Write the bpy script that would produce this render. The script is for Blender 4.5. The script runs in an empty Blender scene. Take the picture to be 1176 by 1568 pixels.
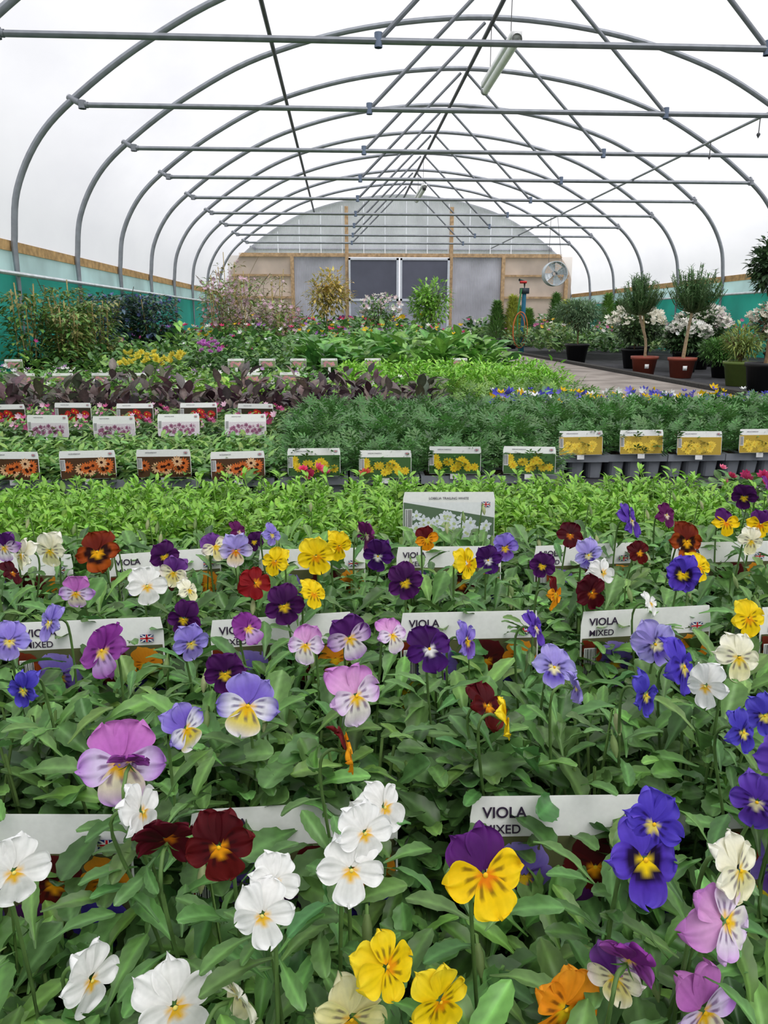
import bpy, math, numpy as np
from math import sin, cos, pi, radians
rng = np.random.default_rng(11)
scene = bpy.context.scene
COL = scene.collection

# ------------------------------------------------------------------ helpers
def lin(r, g, b):
    c = np.array([r, g, b], float) / 255.0
    return np.where(c <= 0.04045, c / 12.92, ((c + 0.055) / 1.055) ** 2.4)

def gridq(nu, nv):
    i = np.arange(nu)[:, None]; j = np.arange(nv)[None, :]
    a = i * (nv + 1) + j
    return np.stack([a, a + 1, a + nv + 2, a + nv + 1], -1).reshape(-1, 4)

def Rz(a):
    a = np.atleast_1d(a); R = np.zeros((len(a), 3, 3)); c, s = np.cos(a), np.sin(a)
    R[:, 0, 0] = c; R[:, 0, 1] = -s; R[:, 1, 0] = s; R[:, 1, 1] = c; R[:, 2, 2] = 1; return R
def Rx(a):
    a = np.atleast_1d(a); R = np.zeros((len(a), 3, 3)); c, s = np.cos(a), np.sin(a)
    R[:, 1, 1] = c; R[:, 1, 2] = -s; R[:, 2, 1] = s; R[:, 2, 2] = c; R[:, 0, 0] = 1; return R
def Ry(a):
    a = np.atleast_1d(a); R = np.zeros((len(a), 3, 3)); c, s = np.cos(a), np.sin(a)
    R[:, 0, 0] = c; R[:, 0, 2] = s; R[:, 2, 0] = -s; R[:, 2, 2] = c; R[:, 1, 1] = 1; return R

class MB:
    def __init__(s): s.v = []; s.q = []; s.c = []; s.m = []; s.n = 0
    def add(s, v, q, c, mi=0):
        v = np.asarray(v, float); q = np.asarray(q, int); c = np.asarray(c, float)
        if c.ndim == 1: c = np.tile(c, (len(v), 1))
        s.v.append(v); s.q.append(q + s.n); s.c.append(c); s.m.append(np.full(len(q), mi)); s.n += len(v)
    def inst(s, T, R, pos, scale, col, mi=0):
        tv, tq, tc = T
        pos = np.asarray(pos, float); N = len(pos)
        if N == 0: return
        sc = np.asarray(scale, float)
        if sc.ndim == 0: sc = np.full(N, float(sc))
        if sc.ndim == 1: sc = sc[:, None]
        v = np.einsum('nij,vj->nvi', R, tv) * sc[:, None, :] if sc.shape[1] == 1 else np.einsum('nij,nvj->nvi', R, tv[None] * sc[:, None, :])
        v = v + pos[:, None, :]
        col = np.asarray(col, float)
        if col.ndim == 1: col = np.tile(col, (N, 1))
        c = tc[None] * col[:, None, :]
        q = tq[None] + (np.arange(N) * len(tv))[:, None, None]
        s.add(v.reshape(-1, 3), q.reshape(-1, 4), c.reshape(-1, 3), mi)
    def box(s, x0, x1, y0, y1, z0, z1, c, mi=0):
        v = [(x, y, z) for x in (x0, x1) for y in (y0, y1) for z in (z0, z1)]
        q = [(0, 1, 3, 2), (4, 6, 7, 5), (0, 4, 5, 1), (2, 3, 7, 6), (0, 2, 6, 4), (1, 5, 7, 3)]
        s.add(v, q, c, mi)
    def mesh(s, name, mats, smooth=True):
        me = bpy.data.meshes.new(name)
        v = np.concatenate(s.v); q = np.concatenate(s.q); c = np.concatenate(s.c); m = np.concatenate(s.m)
        me.vertices.add(len(v)); me.vertices.foreach_set("co", v.ravel().astype(np.float32))
        me.loops.add(q.size); me.loops.foreach_set("vertex_index", q.ravel().astype(np.int32))
        me.polygons.add(len(q)); me.polygons.foreach_set("loop_start", (np.arange(len(q)) * 4).astype(np.int32))
        me.polygons.foreach_set("material_index", m.astype(np.int32))
        me.polygons.foreach_set("use_smooth", np.full(len(q), smooth))
        me.update(calc_edges=True)
        at = me.attributes.new("Col", 'FLOAT_COLOR', 'POINT')
        at.data.foreach_set("color", np.concatenate([np.clip(c, 0, 1), np.ones((len(c), 1))], 1).ravel().astype(np.float32))
        for x in mats: me.materials.append(x)
        return me

def obj(name, data, parent=None, loc=None, rot=None):
    o = bpy.data.objects.new(name, data); COL.objects.link(o)
    if parent: o.parent = parent
    if loc is not None: o.location = loc
    if rot is not None: o.rotation_euler = rot
    return o
def empty(name, loc=(0, 0, 0), rot=(0, 0, 0)):
    o = obj(name, None, None, loc, rot); o.empty_display_size = .1; return o

def tube(mb, pts, r, col, seg=8, mi=0):
    pts = np.asarray(pts, float); n = len(pts)
    r = np.full(n, r) if np.isscalar(r) else np.asarray(r)
    t = np.gradient(pts, axis=0); t /= np.linalg.norm(t, axis=1)[:, None] + 1e-9
    up = np.array([0, 0, 1.]) if abs(t[:, 2]).mean() < .8 else np.array([0, 1., 0])
    a = np.cross(t, up); a /= np.linalg.norm(a, axis=1)[:, None] + 1e-9
    b = np.cross(t, a)
    th = np.linspace(0, 2 * pi, seg + 1)
    v = pts[:, None] + r[:, None, None] * (np.cos(th)[None, :, None] * a[:, None] + np.sin(th)[None, :, None] * b[:, None])
    mb.add(v.reshape(-1, 3), gridq(n - 1, seg), col, mi)

def lathe(mb, prof, cx, cy, col, seg=24, mi=0):
    th = np.linspace(0, 2 * pi, seg + 1); p = np.asarray(prof, float)
    v = np.stack([cx + p[:, 0:1] * np.cos(th), cy + p[:, 0:1] * np.sin(th), np.repeat(p[:, 1:2], seg + 1, 1)], -1)
    mb.add(v.reshape(-1, 3), gridq(len(p) - 1, seg), col, mi)

# ------------------------------------------------------------------ materials
def newmat(name):
    m = bpy.data.materials.new(name); m.use_nodes = True; nt = m.node_tree; nt.nodes.clear()
    return m, nt, nt.nodes, nt.links
def mat_col(name, rough=.5, transl=.0, spec=.4, nscale=60, namt=.25, bump=0., metal=0., flat=None):
    m, nt, N, L = newmat(name)
    out = N.new('ShaderNodeOutputMaterial'); p = N.new('ShaderNodeBsdfPrincipled')
    if flat is None:
        a = N.new('ShaderNodeAttribute'); a.attribute_name = "Col"; src = a.outputs['Color']
    else:
        a = N.new('ShaderNodeRGB'); a.outputs[0].default_value = (*flat, 1); src = a.outputs[0]
    tc = N.new('ShaderNodeTexCoord')
    no = N.new('ShaderNodeTexNoise'); no.inputs['Scale'].default_value = nscale; no.inputs['Detail'].default_value = 3
    L.new(tc.outputs['Object'], no.inputs['Vector'])
    mr = N.new('ShaderNodeMapRange'); mr.inputs[1].default_value = .3; mr.inputs[2].default_value = .7
    mr.inputs[3].default_value = 1 - namt; mr.inputs[4].default_value = 1 + namt
    L.new(no.outputs['Fac'], mr.inputs[0])
    mx = N.new('ShaderNodeVectorMath'); mx.operation = 'SCALE'
    L.new(src, mx.inputs[0]); L.new(mr.outputs[0], mx.inputs['Scale'])
    L.new(mx.outputs[0], p.inputs['Base Color'])
    p.inputs['Roughness'].default_value = rough; p.inputs['Metallic'].default_value = metal
    p.inputs['Specular IOR Level'].default_value = spec
    if bump:
        b = N.new('ShaderNodeBump'); b.inputs['Strength'].default_value = bump; b.inputs['Distance'].default_value = .01
        L.new(no.outputs['Fac'], b.inputs['Height']); L.new(b.outputs[0], p.inputs['Normal'])
    if transl:
        t = N.new('ShaderNodeBsdfTranslucent'); L.new(mx.outputs[0], t.inputs['Color'])
        ms = N.new('ShaderNodeMixShader'); ms.inputs[0].default_value = transl
        L.new(p.outputs[0], ms.inputs[1]); L.new(t.outputs[0], ms.inputs[2]); L.new(ms.outputs[0], out.inputs[0])
    else: L.new(p.outputs[0], out.inputs[0])
    return m

M_leaf = mat_col("leaf", .36, .2, .45, 90, .2)
M_petal = mat_col("petal", .6, .22, .15, 250, .06)
M_stem = mat_col("stem", .5, .1, .3)
M_plastic = mat_col("grey_plastic", .45, 0, .4, 30, .06)
M_soil = mat_col("compost", .95, 0, .1, 300, .5, .6)
M_card = mat_col("printed_card", .45, .05, .3, 200, .03)
M_steel = mat_col("galvanised_steel", .5, 0, .5, 12, .15, 0, .35)
M_wood = mat_col("timber", .75, 0, .2, 14, .3, .2)
M_bark = mat_col("bark", .85, 0, .2, 60, .3, .4)
M_paint = mat_col("painted", .55, 0, .3, 20, .06)

def mat_poly():
    m, nt, N, L = newmat("polythene")
    out = N.new('ShaderNodeOutputMaterial')
    tr = N.new('ShaderNodeBsdfTransparent'); tr.inputs[0].default_value = (.93, .93, .95, 1)
    tl = N.new('ShaderNodeBsdfTranslucent'); df = N.new('ShaderNodeBsdfDiffuse')
    tc = N.new('ShaderNodeTexCoord'); mp = N.new('ShaderNodeMapping'); mp.inputs['Scale'].default_value = (.6, .25, .6)
    no = N.new('ShaderNodeTexNoise'); no.inputs['Scale'].default_value = 2.; no.inputs['Detail'].default_value = 5
    L.new(tc.outputs['Object'], mp.inputs[0]); L.new(mp.outputs[0], no.inputs['Vector'])
    cr = N.new('ShaderNodeValToRGB'); cr.color_ramp.elements[0].position = .3; cr.color_ramp.elements[1].position = .7
    cr.color_ramp.elements[0].color = (.74, .74, .78, 1); cr.color_ramp.elements[1].color = (.93, .93, .95, 1)
    L.new(no.outputs['Fac'], cr.inputs[0]); L.new(cr.outputs[0], tl.inputs[0]); df.inputs[0].default_value = (.82, .82, .84, 1)
    a = N.new('ShaderNodeMixShader'); a.inputs[0].default_value = .2
    L.new(tl.outputs[0], a.inputs[1]); L.new(df.outputs[0], a.inputs[2])
    b = N.new('ShaderNodeMixShader'); b.inputs[0].default_value = .5
    L.new(tr.outputs[0], b.inputs[1]); L.new(a.outputs[0], b.inputs[2])
    L.new(b.outputs[0], out.inputs[0]); return m
M_poly = mat_poly()

def mat_sheet(name, col, transl, wave_scale=0, rough=.6, tcol=None):
    m, nt, N, L = newmat(name)
    out = N.new('ShaderNodeOutputMaterial'); p = N.new('ShaderNodeBsdfPrincipled')
    p.inputs['Roughness'].default_value = rough
    t = N.new('ShaderNodeBsdfTranslucent'); ms = N.new('ShaderNodeMixShader'); ms.inputs[0].default_value = transl
    tc = N.new('ShaderNodeTexCoord')
    no = N.new('ShaderNodeTexNoise'); no.inputs['Scale'].default_value = 1.7; no.inputs['Detail'].default_value = 5
    L.new(tc.outputs['Object'], no.inputs['Vector'])
    cr = N.new('ShaderNodeValToRGB'); cr.color_ramp.elements[0].position = .3; cr.color_ramp.elements[1].position = .7
    cr.color_ramp.elements[0].color = (*(col * .82), 1); cr.color_ramp.elements[1].color = (*np.clip(col * 1.12, 0, 1), 1)
    L.new(no.outputs['Fac'], cr.inputs[0]); L.new(cr.outputs[0], p.inputs['Base Color']); L.new(cr.outputs[0], t.inputs[0])
    if wave_scale:
        w = N.new('ShaderNodeTexWave'); w.inputs['Scale'].default_value = wave_scale; w.bands_direction = 'X'
        L.new(tc.outputs['Object'], w.inputs['Vector'])
        bp = N.new('ShaderNodeBump'); bp.inputs['Strength'].default_value = .6; bp.inputs['Distance'].default_value = .02
        L.new(w.outputs['Fac'], bp.inputs['Height']); L.new(bp.outputs[0], p.inputs['Normal']); L.new(bp.outputs[0], t.inputs['Normal'])
    L.new(p.outputs[0], ms.inputs[1]); L.new(t.outputs[0], ms.inputs[2]); L.new(ms.outputs[0], out.inputs[0]); return m
M_teal = mat_sheet("turquoise_netting", lin(80, 198, 186), .5)
M_pale = mat_sheet("pale_teal_sheet", lin(222, 240, 242), .6)
M_corr = mat_sheet("clear_corrugated", lin(232, 232, 242), .8, 12, .3)
M_panel = mat_sheet("white_panel", lin(216, 215, 224), .5, 7)
M_grey = mat_sheet("grey_door_sheet", lin(182, 186, 200), .35)
M_dark = mat_sheet("dark_window", lin(94, 96, 112), .1, 0, .3)
M_buff = mat_sheet("buff_sheet", lin(226, 212, 202), .5)
M_grass = mat_sheet("grass", lin(80, 110, 50), 0)

def mat_ground(name, c1, c2, sc, bump):
    m, nt, N, L = newmat(name)
    out = N.new('ShaderNodeOutputMaterial'); p = N.new('ShaderNodeBsdfPrincipled'); p.inputs['Roughness'].default_value = .85
    tc = N.new('ShaderNodeTexCoord'); no = N.new('ShaderNodeTexNoise'); no.inputs['Scale'].default_value = sc; no.inputs['Detail'].default_value = 8
    L.new(tc.outputs['Object'], no.inputs['Vector'])
    cr = N.new('ShaderNodeValToRGB'); cr.color_ramp.elements[0].position = .35; cr.color_ramp.elements[1].position = .65
    cr.color_ramp.elements[0].color = (*c1, 1); cr.color_ramp.elements[1].color = (*c2, 1)
    L.new(no.outputs['Fac'], cr.inputs[0]); L.new(cr.outputs[0], p.inputs['Base Color'])
    bp = N.new('ShaderNodeBump'); bp.inputs['Strength'].default_value = bump; bp.inputs['Distance'].default_value = .01
    L.new(no.outputs['Fac'], bp.inputs['Height']); L.new(bp.outputs[0], p.inputs['Normal'])
    L.new(p.outputs[0], out.inputs[0]); return m
M_membrane = mat_ground("black_membrane", lin(38, 38, 42), lin(66, 66, 72), 9, .3)
M_path = mat_ground("concrete", lin(124, 115, 108), lin(160, 151, 143), 4, .3)

# ------------------------------------------------------------------ templates
def leaf_T(nl=5, nw=2, width=.5, a=.85, b=.8, fold=.25, droop=.25, petiole=.12, scal=0., rib=1.3, edge=.9):
    t = np.linspace(0, 1, nl + 1); s = np.linspace(-1, 1, nw + 1)
    w = width / 2 * np.sin(pi * np.clip(t, 0.0, .985) ** a) ** b
    w = np.maximum(w, .015)
    if scal: w = w * (1 + scal * np.cos(np.arange(nl + 1) * pi))
    Y = petiole + (1 - petiole) * t
    Y = np.where(t == 0, 0, Y)
    v = np.zeros((nl + 1, nw + 1, 3))
    v[..., 0] = w[:, None] * s[None]
    v[..., 1] = Y[:, None]
    v[..., 2] = fold * np.abs(v[..., 0]) - droop * Y[:, None] ** 2
    c = np.ones((nl + 1, nw + 1, 3)) * (edge + (rib - edge) * (1 - np.abs(s)) ** 4)[None, :, None]
    return v.reshape(-1, 3), gridq(nl, nw), c.reshape(-1, 3)
def merge_T(parts):
    V = []; Q = []; C = []; n = 0
    for v, q, c in parts: V.append(v); Q.append(q + n); C.append(c); n += len(v)
    return np.concatenate(V), np.concatenate(Q), np.concatenate(C)
def xf(T, R, pos, s=1.):
    return ((T[0] * s) @ R.T + np.array(pos), T[1], T[2])
def spoon_T(width, droop, fold, rib=1.45, nl=12, nw=6, pet=.2, wav=.02):
    t = np.linspace(0, 1, nl + 1); tt = np.sin(t * pi / 2) ** 1.1
    s = np.linspace(-1, 1, nw + 1)
    w = width / 2 * (tt ** .62) * np.sqrt(np.clip(1 - (tt * .995) ** 2.8, 0, 1)) * 1.25
    w = w * (1 + .06 * np.cos(np.arange(nl + 1) * pi)); w = np.maximum(w, .018)
    Y = pet + (1 - pet) * tt; Y[0] = 0
    S = s[None]; Yg = np.repeat(Y[:, None], nw + 1, 1)
    X = w[:, None] * S
    Z = fold * np.abs(X) ** 1.3 * 1.6 - droop * Yg ** 2 + wav * np.sin(Yg * 16 + 1) * S ** 2
    Yg = Yg - .06 * S ** 2 * np.clip(t[:, None] - .5, 0, 1)
    c = .88 + (rib - .88) * (1 - np.abs(S)) ** 5 + .07 * np.cos(Yg * 40 + np.abs(S) * 7)
    return np.stack([X, Yg, Z], -1).reshape(-1, 3), gridq(nl, nw), np.repeat(c[..., None], 3, -1).reshape(-1, 3)
T_viola = spoon_T(.54, .28, .3)
T_viola2 = spoon_T(.40, .45, .45)
T_viola3 = spoon_T(.52, .05, .5)
T_lance = leaf_T(4, 2, .2, .8, .8, .5, .3, .02)
T_oblong = leaf_T(4, 2, .36, .9, .55, .4, .35, .05, 0, 1.2, .92)
T_ovate = leaf_T(4, 2, .55, .8, .7, .3, .35, .1)
T_broad = leaf_T(5, 4, .5, .8, .7, .3, .45, .12)
T_simple = leaf_T(2, 2, .5, .8, .7, .3, .3, .05)
_l = leaf_T(2, 1, .36, .8, .7, .0, .2, 0)
T_pinnate = merge_T([xf(_l, Rz(a)[0], (0, y, -.15 * y * y), l) for a, y, l in
    [(0, .62, .38), (.8, .55, .36), (-.8, .55, .36), (1.0, .38, .34), (-1.0, .38, .34), (1.1, .2, .27), (-1.1, .2, .27)]] +
    [xf(leaf_T(2, 1, .05, 1, .2, 0, .15, 0), np.eye(3), (0, 0, 0), .7)])
def pom_T(layers=3, n=8, ruff=.5):
    ps = []
    p = leaf_T(3, 2, .6, 1.3, .6, .0, -.5, 0, 0, 1.0, 1.0)
    for k in range(layers):
        for i in range(n - k):
            s = .5 * (1 - k * .22)
            ps.append(xf(p, Rz(i * 2 * pi / (n - k) + k * .4)[0] @ Rx(.15 + k * .45)[0], (0, 0, .03 * k), s))
    T = merge_T(ps); T[2][:] *= (.85 + .15 * rng.random((len(T[2]), 1))); return T
T_pom = pom_T(3, 8)
T_pom_lo = pom_T(1, 6)
def disc_grid(n=4, bump=0.):
    u = np.linspace(-1, 1, n + 1); X, Y = np.meshgrid(u, u, indexing='ij')
    xs = X * np.sqrt(1 - Y * Y / 2); ys = Y * np.sqrt(1 - X * X / 2)
    r = np.sqrt(xs ** 2 + ys ** 2)
    return np.stack([xs, ys, bump * (1 - r * r)], -1).reshape(-1, 3), gridq(n, n), np.ones(((n + 1) ** 2, 3))
T_disc = disc_grid(4)

# ---- viola flower, plane XZ, faces -Y, width about 1
def c3(h): return lin(*h)
W = (244, 243, 240)
VT = dict(  # top, topedge, side, sideedge, lip, lipedge, throat, whisker, blotch
 pinklav=((196,112,196),(208,132,205),(226,208,242),(190,135,215),(248,236,205),(205,165,225),(250,190,30),(90,20,100),0),
 pinkw=((224,165,216),(205,135,208),(238,226,243),(214,172,225),(248,243,233),(226,208,236),(250,200,40),(90,30,110),0),
 white=(W,(248,248,247),W,(248,248,247),W,(248,248,247),(250,195,50),None,0),
 cream=((246,242,215),(250,248,235),(246,242,210),(250,248,230),(248,240,180),(250,246,215),(245,205,50),(70,40,80),0),
 creamy=((248,240,180),(250,246,205),(248,238,160),(250,245,190),(248,225,90),(250,240,160),(245,180,30),(70,40,80),0),
 creampur=((90,40,120),(130,80,160),(245,240,200),(235,225,220),(250,235,150),(245,240,215),(245,200,40),(60,20,70),0),
 maroon=((72,10,18),(92,16,25),(80,10,18),(100,22,25),(95,18,18),(105,25,25),(250,165,20),(40,5,10),.0),
 darkred=((60,6,20),(85,12,30),(70,8,20),(90,14,30),(70,8,20),(90,14,30),(200,110,20),None,0),
 red=((135,20,28),(150,28,32),(135,20,28),(150,28,32),(135,24,28),(150,32,32),(230,150,20),None,0),
 rust=((105,30,16),(130,48,18),(165,75,20),(135,48,18),(185,90,20),(150,62,22),(250,180,20),(40,8,8),.42),
 yelpur=((75,20,95),(95,35,118),(250,205,15),(250,215,30),(250,205,10),(250,215,30),(235,130,10),(70,20,10),0),
 yellow=((246,212,20),(250,226,55),(246,210,15),(250,222,45),(246,206,10),(250,220,35),(235,150,10),(60,20,10),0),
 orange=((240,150,30),(245,165,45),(240,145,25),(245,160,40),(242,140,20),(245,155,35),(240,200,30),(60,15,10),0),
 orangem=((85,10,18),(110,20,25),(240,150,20),(245,165,30),(242,150,15),(245,165,30),(240,190,30),(60,10,10),0),
 violety=((82,60,185),(110,85,212),(78,50,176),(104,80,204),(78,46,172),(104,80,204),(250,215,20),(25,5,50),.36),
 violet=((88,52,162),(114,82,192),(84,48,158),(108,76,188),(84,46,152),(108,76,188),(240,225,180),(30,5,60),0),
 bluev=((76,58,184),(102,84,210),(72,54,180),(98,80,206),(72,52,176),(98,80,202),(240,220,100),(25,5,60),0),
 blue=((66,56,172),(100,92,208),(66,56,168),(95,86,204),(60,46,160),(95,86,204),(245,225,90),(20,5,60),.22),
 lav=((144,126,216),(170,156,230),(144,130,218),(174,165,233),(144,126,212),(174,160,230),(245,225,120),(40,15,90),.18),
 lavb=((162,148,222),(188,178,236),(154,144,219),(192,187,238),(100,80,188),(182,172,233),(250,240,190),(30,10,80),.22),
 lavy=((132,110,210),(162,144,228),(128,100,202),(162,144,228),(114,66,168),(152,130,218),(250,205,40),(40,5,70),.2),
 lavo=((165,150,225),(190,180,238),(170,155,225),(225,215,238),(248,220,170),(235,225,235),(240,140,20),(60,10,50),0),
 bluewy=((124,100,202),(164,150,226),(238,236,246),(134,116,208),(248,225,80),(235,232,240),(245,190,20),(60,20,110),0),
 dpur=((62,16,75),(86,30,100),(64,16,78),(90,32,105),(58,14,70),(86,30,100),(240,200,40),(20,2,30),.2),
 dpurw=((58,16,80),(78,30,110),(72,24,108),(78,30,110),(62,24,98),(82,35,118),(245,242,240),(30,5,50),0),
 purw=((78,26,100),(98,45,125),(225,202,235),(150,96,180),(243,238,240),(180,136,205),(245,200,50),(60,15,80),0),
 magenta=((120,40,130),(145,60,155),(135,55,145),(160,86,170),(200,164,220),(150,76,165),(240,200,80),(50,5,60),0),
 magdark=((95,24,85),(118,40,105),(95,24,85),(118,40,105),(90,24,80),(114,40,100),(240,220,200),None,0),
)
def petal(base, ang, Ln, Wd, yoff, ce, ed, throat, wh, blotch, kind, n, m, cup, notch=0.):
    t = np.sin(np.linspace(0, 1, n + 1) * pi / 2) * .998
    s = np.linspace(-1, 1, m + 1)
    w = Wd * (t ** .62) * np.sqrt(np.clip(1 - t ** 3.2, 0, 1)) * 1.16
    Tm, S = np.meshgrid(t, s, indexing='ij')
    ph = rng.uniform(0, 6.28, 3)
    l = Tm * Ln * (1 - .06 * S ** 2 * Tm) - notch * Ln * np.exp(-(S / .3) ** 2) * Tm ** 8
    l = l * (1 + .045 * np.sin(S * 4 + ph[0]) * Tm ** 3)
    x = w[:, None] * S * (1 + .05 * np.sin(Tm * 7 + ph[1]))
    d = np.array([cos(ang), sin(ang)]); pr = np.array([-sin(ang), cos(ang)])
    y = yoff + cup * (l / .5) ** 2 * .16 - .06 * Tm * S ** 2 + (.04 * np.sin(S * 6 + ph[2]) + .018 * np.sin(S * 13 + ph[0])) * Tm ** 2.5 - .03 * np.exp(-(S / .2) ** 2) * Tm * (1 - Tm)
    X = base[0] + d[0] * l + pr[0] * x; Z = base[1] + d[1] * l + pr[1] * x
    k = np.clip((Tm - .5) / .5, 0, 1)[..., None] + .4 * (np.abs(S) ** 4)[..., None] * Tm[..., None]
    k = np.clip(k, 0, 1)
    C = c3(ce) * (1 - k) + c3(ed) * k
    C = C * (1 - .10 * (np.abs(np.sin(S * 9)) ** 3)[..., None] * (1 - .6 * Tm[..., None]))
    if blotch and kind != 'top':
        f = np.clip((blotch * 1.6 * (1 - .3 * np.abs(S)) - Tm) / .10, 0, 1)[..., None]
        C = C * (1 - f) + c3(wh or (30, 5, 30)) * f
    if wh and kind != 'top':
        f = (np.sin(S * 10 + .8) > .35) * (Tm > .2) * (Tm < .46) * 1.0
        C = C * (1 - .7 * f[..., None]) + c3(wh) * .7 * f[..., None]
    lim = {'top': 0.0, 'side': .20, 'lip': .36}[kind]
    f = np.clip((lim * (1 - .5 * np.abs(S)) - Tm) / .07, 0, 1)[..., None]
    C = C * (1 - f) + c3(throat) * f
    return np.stack([X, y, Z], -1).reshape(-1, 3), gridq(n, m), C.reshape(-1, 3)
def flower_T(kind, n=11, m=16):
    top, te, si, se, li, le, th, wh, bl = VT[kind]
    j = lambda s=.06: 1 + rng.uniform(-s, s)
    P_ = []
    for sg in (1, -1):
        P_.append(petal((sg * .02, .05), radians(90 - sg * 25 + rng.uniform(-7, 7)), .48 * j(), .315 * j(.09), .035 + .014 * sg, top, te, th, None, 0, 'top', n, m, .9 * j(.9)))
    for sg in (1, -1):
        P_.append(petal((sg * .02, .03), radians(90 - sg * (93 + rng.uniform(-9, 9))), .46 * j(), .265 * j(.1), .0 + .008 * sg, si, se, th, wh, bl, 'side', n, m, .5 * j(1.2)))
    P_.append(petal((0, .04), radians(-90 + rng.uniform(-6, 6)), .52 * j(), .34 * j(.08), -.022, li, le, th, wh, bl, 'lip', n, m, .5 * j(1.2), .10))
    v, q, c = disc_grid(4, .8)
    eye = np.stack([v[:, 0] * .03, -.03 - v[:, 2] * .03, v[:, 1] * .03 + .02], -1)
    P_.append((eye, q, np.tile(c3((250, 200, 40) if kind != 'white' else (240, 225, 120)), (len(v), 1))))
    return merge_T(P_)

# ------------------------------------------------------------------ foliage scatter
def foliage(mb, T, C, n, rad, h0, h1, size, col, var=.18, elev=(.2, 1.1), mi=0, hue=.08, dome=0., yn=.6, ry=None):
    C = np.atleast_2d(np.asarray(C, float)); M = len(C) * n
    az = rng.uniform(0, 2 * pi, M); u = rng.random(M)
    r = rad * np.sqrt(u)
    base = np.repeat(C, n, 0)
    hh = h0 + (h1 - h0) * rng.random(M) * (1 - dome * u)
    pos = base + np.stack([r * np.cos(az), (ry or rad) / rad * r * np.sin(az), hh], -1)
    yaw = az - pi / 2 + rng.normal(0, yn, M)
    el = rng.uniform(elev[0], elev[1], M)
    R = Rz(yaw) @ Rx(el) @ Ry(rng.normal(0, .35, M))
    sz = size * rng.uniform(.65, 1.2, M)
    col = np.asarray(col, float) * 1.12
    cc = col[None] * (1 + var * rng.normal(0, 1, (M, 1))) * (1 + hue * rng.normal(0, 1, (M, 3)) * np.array([1, .3, .6]))
    mb.inst(T, R, pos, sz, np.clip(cc, .002, 1), mi)

def ball(mb, T, c, rad, n, size, col, mi=0, var=.2, flat=1., out=.6):
    d = rng.normal(0, 1, (n, 3)); d /= np.linalg.norm(d, axis=1)[:, None]
    rr = rng.random(n) ** .4
    pos = np.array(c) + d * rr[:, None] * rad * np.array([1, 1, flat])
    yaw = np.arctan2(d[:, 1], d[:, 0]) - pi / 2 + rng.normal(0, .5, n)
    el = np.arcsin(np.clip(d[:, 2], -1, 1)) * out + rng.normal(0, .4, n) + .2
    R = Rz(yaw) @ Rx(el)
    cc = np.asarray(col)[None] * 1.15 * (1 + var * rng.normal(0, 1, (n, 1)))
    mb.inst(T, R, pos, size * rng.uniform(.7, 1.2, n), np.clip(cc, .002, 1), mi)

def blooms(mb, T, pos, size, col, mi=1, tilt=.6, var=.1):
    pos = np.atleast_2d(pos); n = len(pos)
    R = Rz(rng.normal(0, 1.2, n)) @ Rx(rng.uniform(0, tilt * 2, n))
    cc = np.asarray(col)[None] * (1 + var * rng.normal(0, 1, (n, 1)))
    mb.inst(T, R, pos, size * rng.uniform(.75, 1.15, n), np.clip(cc, 0, 1), mi)

# ------------------------------------------------------------------ trays and labels
G_TRAY = lin(136, 140, 148); BLK = lin(30, 30, 32)
TH = .08
def tray_mesh(name, w=.19, d=.26, col=G_TRAY, h=.055, nx=3, ny=2):
    mb = MB()
    cw, cd = w / nx, d / ny
    for i in range(nx):
        for j in range(ny):
            cx, cyy = -w / 2 + cw * (i + .5), cd * (j + .5)
            th = np.linspace(0, 2 * pi, 17)
            k = lambda a, p: np.sign(np.cos(a)) * np.abs(np.cos(a)) ** p
            k2 = lambda a, p: np.sign(np.sin(a)) * np.abs(np.sin(a)) ** p
            prof = [(.34, .0), (.36, .002), (.45, h)]
            v = np.array([[(cx + 1.05 * s * cw * k(a, .5), cyy + 1.05 * s * cd * k2(a, .5), z) for a in th] for s, z in prof])
            mb.add(v.reshape(-1, 3), gridq(2, 16), col, 0)
            mb.box(cx - cw * .46, cx + cw * .46, cyy - cd * .46, cyy + cd * .46, h - .012, h - .005, lin(45, 34, 26), 1)
    e = .006
    for (x0, x1, y0, y1) in [(-w/2 - e, w/2 + e, -e, e), (-w/2 - e, w/2 + e, d - e, d + e), (-w/2 - e, -w/2 + e, e, d - e), (w/2 - e, w/2 + e, e, d - e)]:
        mb.box(x0, x1, y0, y1, h - .02, h + .003, col, 0)
    for i in range(1, nx): mb.box(-w/2 + cw*i - .005, -w/2 + cw*i + .005, 0.006, d - .006, h - .006, h, col, 0)
    for j in range(1, ny): mb.box(-w/2 + .006, w/2 - .006, cd*j - .005, cd*j + .005, h - .006, h + .0005, col, 0)
    return mb.mesh(name, [M_plastic, M_soil], False)
ME_tray = tray_mesh("tray_grey"); ME_trayb = tray_mesh("tray_black", col=BLK)
ME_tray_t = tray_mesh("tray_grey_tall", h=TH); ME_trayb_t = tray_mesh("tray_black_tall", col=BLK, h=TH)

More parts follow.
